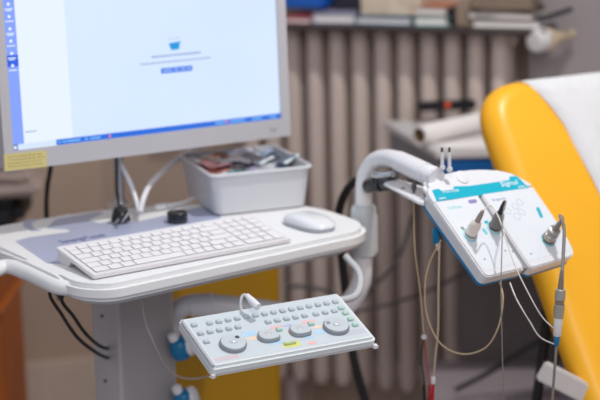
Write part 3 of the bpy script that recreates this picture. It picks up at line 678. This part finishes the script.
patch('blue_print', rect(.078, .060, .102, .072), blue_p); patch('blue_print', rect(.108, .028, .134, .036), blue_p)
patch('orange_print', rect(.083, .049, .101, .056), orange_p); patch('orange_print', rect(.150, .045, .164, .056), orange_p)
patch('pink_print', rect(.128, .067, .150, .073), pinkish); patch('pink_print', rect(.184, .067, .206, .073), pinkish)
patch('orange_print', rect(.196, .050, .212, .055), orange_p); patch('blue_print', rect(.190, .035, .212, .044), blue_p); patch('blue_print', rect(.170, .028, .186, .034), blue_p)
patch('yellow_print', rect(.128, .015, .156, .029), yellow_p); patch('pink_print', rect(.012, .013, .05, .022), mat('rose_grey_print', (206, 190, 196), .5)); patch('pink_print', rect(.168, .013, .182, .019), pinkish)
patch('lilac_print', rect(.150, .067, .166, .072), mat('lilac_print', (180, 186, 224), .5)); patch('grey_print', rect(.236, .018, .272, .03), mat('grey_print', (188, 194, 204), .5))
def dial(x, y, r, kind):
    t = B()
    if kind == 'disc':
        lathe(t, [(r*1.0, 0), (r*1.0, .0045), (r*.985, .0055), (r*.93, .0068), (r*.90, .0072)], 40); k_ = obj('dial', t, knob_side, cp, loc=(x, y, Z0))
        t = B(); lathe(t, [(r*.9, .0070), (r*.9, .0076), (r*.55, .0080), (.0005, .0082)], 40); c2 = obj('dial_face', t, knob_grey, k_)
        t = B(); lathe(t, [(r*.30, .0079), (r*.30, .0092), (r*.22, .0100), (.0005, .0102)], 24, sx=1, sy=.8); obj('hub', t, knob_grey, k_)
        t = B(); a = R(40) if x < .1 else R(150); lathe(t, [(r*.17, .0077), (r*.17, .0084)], 18, T((r*.62*math.cos(a), r*.62*math.sin(a), 0))); obj('finger_dimple', t, dgrey if x < .1 else mgrey, k_)
    else:
        pts = rpoly([(-.018, .004), (-.008, .017), (.008, .014), (.019, .0), (.016, -.014), (-.004, -.016), (-.016, -.010)], .010, 5)
        prism(t, [(p[0]*r, p[1]*r) for p in pts], 0, .006, .002, seg=3); k_ = obj('dial', t, knob_side, cp, loc=(x, y, Z0))
        t = B(); prism(t, [(p[0]*r*.88, p[1]*r*.88) for p in pts], .0058, .0072, .0008); obj('dial_face', t, knob_grey, k_)
        t = B(); lathe(t, [(.006, .0071), (.005, .0078), (.0005, .0079)], 20); obj('hub', t, lgrey, k_)
dial(.0532, .0445, .0212, 'disc'); dial(.2298, .0425, .0212, 'disc'); dial(.1144, .0490, 1.0, 'paddle'); dial(.1687, .0490, 1.0, 'paddle')
# lead from the back of the panel
MPi = Matrix(((pu.x, pv.x, pn.x, 0), (pu.y, pv.y, pn.y, 0), (pu.z, pv.z, pn.z, 0), (0, 0, 0, 1))); MPi.translation = PO-pn*.0165; MPi = MPi.inverted()
y_0 = 2.54
bm = B(); tube(bm, [MPi @ pt(258, 307, 2.53), MPi @ pt(252, 301, 2.54), MPi @ pt(247, 295.5, 2.55)], [.0065, .006, .004], 14); obj('strain_relief', bm, white, cp)
bm = B(); tube(bm, [MPi @ pt(247.5, 296, 2.55), MPi @ pt(243.5, 295, 2.56), MPi @ pt(241, 300, 2.56), MPi @ pt(241, 312, 2.56), MPi @ pt(243, 330, 2.55)], .0023, 10); obj('lead', bm, white, cp)

# ------------------------------------------------------------------ amplifier
AO = Vector((.2964, 2.6, .8219)); APHI, ATAU = R(38.8), R(43.3); au, av, an = axes(APHI, ATAU)
am = thing('amplifier_box', 'white double amplifier box with teal label on the end of the side arm', 'amplifier', AO, APHI, ATAU)
MA = Matrix(((au.x, av.x, an.x, AO.x), (au.y, av.y, an.y, AO.y), (au.z, av.z, an.z, AO.z), (0, 0, 0, 1)))
out = [(.0, .008), (.088, .006), (.092, .012), (.098, .010), (.104, .002), (.208, .005), (.2165, .035), (.2165, .150), (.190, .186), (.135, .204), (.045, .212), (-.008, .186)]
rr_ = [.012, .008, .002, .002, .008, .014, .03, .03, .03, .05, .03, .02]
full = rpoly(out, rr_, 6)
def wedge(bm):
    for v in bm.verts:
        if v.co.z < -.01:
            k = min(1, max(0, v.co.y/.2)); v.co.z -= .013*k
            if v.co.x < .06: v.co.x += .010*k
    return bm
bm = B(); wedge(prism(bm, full, -.0195, -.004, 0)); obj('housing', bm, white, am)
bm = B(); prism(bm, [(p[0]*1.008-.001, p[1]*1.008-.001) for p in full], -.0235, -.0190, .0005); wedge(bm); obj('gasket', bm, blue_strip, am)
bm = B(); prism(bm, [(.1+(p[0]-.1)*.96, .1+(p[1]-.1)*.97) for p in full], -.026, -.023); wedge(bm); obj('bottom_shell', bm, lgrey, am)
lm = rpoly([(.0, .008), (.088, .006), (.0905, .158), (-.008, .163)], [.012, .012, .003, .004], 6)
rm = rpoly([(.0985, .003), (.208, .005), (.2165, .035), (.2165, .150), (.0965, .158)], [.010, .014, .03, .004, .003], 6)
hd = rpoly([(-.008, .161), (.218, .152), (.190, .186), (.135, .204), (.045, .212), (-.008, .186)], [.002, .004, .03, .05, .03, .02], 6)
bm = B(); prism(bm, lm, -.006, .002, .004, seg=4); obj('left_cover', bm, white, am)
bm = B(); prism(bm, rm, -.006, .002, .004, seg=4); obj('right_cover', bm, white, am)
bm = B(); prism(bm, hd, -.006, .0015, .003, seg=3); obj('header_cover', bm, white, am)
bm = B(); prism(bm, rpoly([(.088, .009), (.099, .007), (.097, .158), (.0895, .158)], .001, 2), -.02, -.0025); obj('valley', bm, mgrey, am)
Zt = .0019
def ap(name, pts, m, r=.001, z=0, par=None):
    bm = B(); prism(bm, rpoly(pts, r, 3), Zt+z, Zt+z+.0004); return obj(name, bm, m, par or am)
ap('left_foil', [(.006, .02), (.083, .018), (.084, .152), (.003, .155)], face, .003)
ap('right_foil', [(.104, .016), (.202, .018), (.208, .035), (.208, .140), (.103, .150)], face, .003)
zh = -.0005
sp = ap('teal_label', [(-.001, .162), (.205, .1465), (.2005, .163), (.196, .1765), (.179, .1780), (.175, .1715), (.085, .177), (.052, .1825), (.048, .1775), (.022, .179), (.018, .1845), (.0035, .184)], teal, .001, zh+.0001)
aslope = math.atan2(-.0155, .206)
def atext(s, x, y, size, m, par=am, z=.0006, wid=None, sh=0):
    o = text(s, size, m, par, (x, y, Zt+z), (0, 0, aslope*.8), name='lettering', shear=sh)
    bpy.context.view_layer.update()
    if wid: o.scale = (wid/max(o.dimensions.x, 1e-4), 1, 1)
    return o
atext('TruTrace', .019, .1735, .0095, ink_white, sp, .0009+zh, .036, .15)
atext('natus', .006, .1640, .0070, ink_white, sp, .0009+zh, .014)
atext('Signal', .148, .1625, .0135, ink_white, sp, .0009+zh, .040, .15)
atext('EMG', .183, .1520, .0060, ink_white, sp, .0009+zh, .014)
atext('TruTrace', .010, .142, .0085, teal_lt, am, .0005, .030, .1)
ap('logo', [(.060, .144), (.078, .143), (.079, .150), (.061, .151)], ink_violet, .003, .0004)
atext('Input', .110, .139, .007, ink_grey, am, .0005, .03)
ap('teal_bar', [(.186, .088), (.193, .0875), (.198, .108), (.191, .109)], teal, .001, .0004)
ap('teal_bar', [(.012, .100), (.018, .1), (.018, .106), (.012, .106)], mgrey, .002, .0004)
ap('teal_bar', [(.028, .101), (.038, .101), (.038, .106), (.028, .106)], teal, .001, .0004)
ap('teal_bar', [(.066, .101), (.074, .1005), (.074, .106), (.066, .1065)], teal, .001, .0004)
ap('teal_bar', [(.052, .082), (.058, .082), (.058, .094), (.052, .094)], teal_lt, .001, .0004)
def ring_(x, y, r, m, t=.0008, z=.0004):
    bm = B(); n = 32
    A = [[bm.verts.new((x+rr*math.cos(2*math.pi*i/n), y+rr*math.sin(2*math.pi*i/n), Zt+zz)) for i in range(n)] for rr, zz in ((r-t, z-.0003), (r-t, z+.0002), (r, z+.0002), (r, z-.0003))]
    for a, b in zip(A, A[1:]+[A[0]]):
        for i in range(n): bm.faces.new((a[i], a[(i+1) % n], b[(i+1) % n], b[i]))
    return obj('printed_ring', bm, m, am)
gl = mat('pale_grey_print', (196, 202, 212), .4)
for x, y in ((.1649, .1257), (.150, .120), (.1278, .1144), (.1553, .1065), (.140, .101)): ring_(x, y, .007, gl, .0016)
for x, y in ((.0195, .0396), (.0705, .045), (.0848, .0409), (.118, .028)):
    bm = B(); lathe(bm, [(.0018, Zt), (.0018, Zt+.0006)], 12, T((x, y, 0))); obj('indicator', bm, mgrey, am)
bm = B(); lathe(bm, [(.0125, 0), (.0130, .0015), (.0125, .0028), (.011, .0032), (.0005, .0034)], 32, T((.081, .196, .0005))); obj('mount_cap', bm, white, am)
bm = B(); box(bm, (.03, .195, -.015), (.05, .03, .018), .007); obj('arm_mount', bm, white, am)
for px_ in (442.3, 449.6):
    bm = B(); p0 = MA.inverted() @ pt(px_, 170 if px_ < 445 else 172, 2.735); p1 = MA.inverted() @ pt(px_-.3, 152, 2.735); p2 = MA.inverted() @ pt(px_-.3, 147.5, 2.735)
    tube(bm, [p0, p1], .0028, 12, smooth=False); pn_ = obj('prong', bm, white, am)
    bm = B(); tube(bm, [p1, p2], .0022, 10, smooth=False); obj('prong_tip', bm, dgrey, pn_)
    bm = B(); tube(bm, [p0+(p1-p0)*.05, p0+(p1-p0)*.22], .0048, 12, smooth=False); obj('prong_base', bm, white, pn_)
# sockets
for x, y in ((.0204, .0878), (.0768, .0899), (.1706, .0445)):
    bm = B(); lathe(bm, [(.0132, Zt), (.0132, Zt+.0012), (.0118, Zt+.002), (.0115, Zt+.002)], 32, T((x, y, 0))); so = obj('socket', bm, teal_lt, am)
    bm = B(); lathe(bm, [(.0116, Zt), (.0116, Zt+.0028), (.010, Zt+.0034)], 32, T((x, y, 0))); obj('socket_ring', bm, white, so)

an_ = Vector((0, 0, 1))
def plug(x, y, lab, m1, m2, m3, lean, h=.052, r=1.0):
    w0 = MA @ Vector((x, y, Zt+.0034))
    p = thing('electrode_plug', lab, 'plug', w0)
    d = (an+au*lean[0]+av*lean[1]).normalized()
    bm = B(); lathe(bm, [(.0100*r, 0), (.0100*r, .004), (.0094*r, .005), (.0094*r, h*.38), (.0086*r, h*.42), (.0080*r, h*.50), (.0055*r, h*.56)], 28, along((0, 0, 0), d)); obj('body', bm, m1, p)
    bm = B(); lathe(bm, [(.0098*r, 0), (.0112*r, .0005), (.0112*r, .003), (.0098*r, .0036)], 28, along((0, 0, 0), d)); obj('ring', bm, m2, p)
    bm = B(); lathe(bm, [(.0055*r, h*.5), (.0046*r, h*.62), (.0042*r, h*.8), (.0030*r, h)], 20, along((0, 0, 0), d)); obj('boot', bm, m3, p)
    return w0+d*h
ivory = mat('ivory_plug', (222, 214, 206), .4); taupe = mat('taupe_boot', (160, 144, 136), .5)
t1 = plug(.0204, .0878, 'ivory plug in the left round socket of the amplifier', ivory, mgrey, taupe, (-.02, .18))
t2 = plug(.0768, .0899, 'dark grey plug with black boot in the middle socket of the amplifier', mat('plug_grey', (116, 114, 114), .4), dgrey, black, (-.12, .22), .058)
t3 = plug(.1706, .0445, 'metal ringed plug in the right socket of the amplifier', mat('plug_beige_grey', (168, 160, 148), .35, metal=.3), dgrey, grey_lead, (-.12, .05), .050, 1.08)
for sc_k, (z_a, rr_k) in enumerate(((.012, .0108), (.019, .0104), (.025, .0098))):
    bm = B(); d3 = (an+au*-.12+av*.05).normalized(); w3 = MA @ Vector((.1706, .0445, Zt+.0034)); pr3 = [o for o in bpy.data.objects if o.name.startswith('electrode_plug') and o['label'].startswith('metal ringed')][0]
    lathe(bm, [(rr_k*.93, z_a-.002), (rr_k, z_a-.0015), (rr_k, z_a+.0015), (rr_k*.93, z_a+.002)], 28, along((0, 0, 0), d3)); obj('grip_ring', bm, silver if sc_k != 1 else mgrey, pr3)
cable('electrode_lead', [t1, t1+Vector((.002, -.002, .003)), pt(491, 206, 2.66), pt(499, 218, 2.64), pt(507, 243, 2.60), pt(516, 268, 2.57), pt(532, 300, 2.55), pt(543, 318, 2.55), pt(556, 331, 2.55), pt(558, 340, 2.55)], .0011, white_lead, 'thin white lead arching from the ivory plug to the hanging inline connector', 'lead')
cable('electrode_lead', [t2, t2+Vector((.001, -.003, .0)), pt(503, 214, 2.64), pt(502, 245, 2.60), pt(501, 290, 2.56), pt(502, 340, 2.55), pt(504, 420, 2.55)], .0009, grey_lead, 'thin grey lead hanging straight down from the black booted plug', 'lead')
cable('electrode_lead', [pt(510, 283, 2.60), pt(517, 300, 2.56), pt(530, 322, 2.55), pt(540, 337, 2.55), pt(556, 345, 2.55)], .0012, white_lead, 'second white lead running from under the amplifier to the inline connector', 'lead')
cable('patient_cable', [t3-an*.006, t3+Vector((.002, -.003, .004)), pt(560, 216, 2.62), pt(564, 228, 2.60), pt(563.5, 250, 2.58), pt(562, 275, 2.56), pt(561, 288, 2.55)], .0028, grey_lead, 'thick grey cable bending down from the metal ringed plug', 'cable')
# inline connector hanging on that cable
ic0 = pt(561, 284, 2.55); ic = thing('inline_connector', 'grey and clear inline connector hanging in front of the yellow couch', 'connector', ic0)
def seg_(name, y0, y1, r0, r1, m, x0=0, x1=0):
    def P(y): return pt(561-(y-284)*.075, y, 2.55)-ic0
    bm = B(); a, b = P(y0), P(y1); L = (b-a).length; lathe(bm, [(r0*.85, 0), (r0, L*.06), (r1, L*.94), (r1*.85, L)], 24, along(a, b-a)); return obj(name, bm, m, ic)
seg_('boot', 270, 290, .0032, .0048, grey_lead); seg_('sleeve', 289, 300, .0078, .0085, mat('connector_grey', (168, 164, 156), .4, metal=.3)); seg_('grip_ring', 299.5, 305, .0072, .0072, mat('ring_brown', (130, 118, 104), .4)); seg_('grip_ring', 304.5, 318, .0086, .0078, mat('connector_grey', (0, 0, 0)))
seg_('clear_housing', 317, 336, .0072, .0066, clear); seg_('blue_insert', 334, 346, .0052, .0040, blue_strip); seg_('lower_lead', 345, 420, .0022, .0022, grey_lead)
# pin with beige leads on the bracket plate
pw = onz(414, 193, .93); pi = thing('electrode_pin', 'dark metal pin standing on the white bracket plate', 'pin', pw)
bm = B(); lathe(bm, [(.0022, 0), (.0022, .004), (.0042, .006), (.0044, .013), (.0034, .015), (.0026, .020), (.0012, .022)], 18); obj('pin', bm, dgrey, pi)
cable('electrode_lead', [Vector(pw)+Vector((0, 0, -.004)), pt(414, 215, 2.78), pt(415, 250, 2.76), pt(420, 290, 2.75), pt(423, 326, 2.74), pt(424, 336, 2.74)], .0011, beige_lead, 'beige lead dropping from the pin on the bracket plate', 'lead')
cable('electrode_lead', [pt(441, 240, 2.68), pt(430, 262, 2.70), pt(425, 285, 2.7), pt(427, 315, 2.7), pt(440, 343, 2.68), pt(462, 354, 2.66), pt(485, 348, 2.64), pt(498, 328, 2.62), pt(503, 300, 2.62), pt(500, 282, 2.64)], .0013, beige_lead, 'long beige lead looping in a wide U below the amplifier', 'lead')
cable('electrode_lead', [pt(439.5, 243, 2.70), pt(438.5, 290, 2.69), pt(438, 330, 2.69), pt(435, 360, 2.69), pt(433.5, 378, 2.69)], .0020, mat('clear_beige_lead', (176, 160, 142), .4), 'thicker beige lead hanging from the blue clip under the amplifier', 'lead')
cp0 = pt(436, 236, 2.70); cq = thing('blue_clip', 'small blue clip hanging under the left edge of the amplifier', 'clip', cp0)
bm = B(); prism(bm, rpoly([(-.005, -.014), (.005, -.014), (.006, .014), (-.006, .014)], .004, 5), -.003, .003, .001, T((0, 0, 0), (R(90), 0, R(20))), btm=True); obj('clip', bm, blue_strip, cq)
bm = B(); lathe(bm, [(.004, 0), (.0045, .004), (.003, .012)], 16, along((.003, 0, -.012), (0.1, 0, -1))); obj('nozzle', bm, ivory, cq)
jn0 = pt(424, 337, 2.74); jn = thing('lead_splitter', 'small clear splitter joining the beige lead to black and red leads', 'splitter', jn0)
bm = B(); box(bm, (0, 0, 0), (.009, .006, .009), .002); obj('body', bm, clear, jn)
for (xe, m_, nm) in ((424, black, 'black_lead'), (429.5, red_p, 'red_lead')):
    bm = B(); tube(bm, [Vector((0.001 if xe > 425 else -.001, 0, -.003)), pt(xe-2.5 if xe < 425 else xe-3, 360, 2.74)-jn0, pt(xe, 380, 2.74)-jn0, pt(xe, 386, 2.74)-jn0], .0010, 8); ld = obj(nm, bm, m_, jn)
    bm = B(); tube(bm, [pt(xe, 385, 2.74)-jn0, pt(xe+.5, 410, 2.74)-jn0], .0024, 10, smooth=False); obj('lead_plug', bm, m_, ld)
e0 = pt(433.5, 376, 2.69); e = thing('clear_end_plug', 'clear end plug with red tip on the thicker beige lead', 'plug', e0)
bm = B(); lathe(bm, [(.0025, 0), (.004, .002), (.004, .012), (.003, .014)], 14, along((0, 0, 0), (-.05, 0, -1))); obj('collar', bm, clear, e)
bm = B(); lathe(bm, [(.0026, .013), (.0026, .05)], 14, along((0, 0, 0), (-.05, 0, -1))); obj('tip', bm, red_p, e)
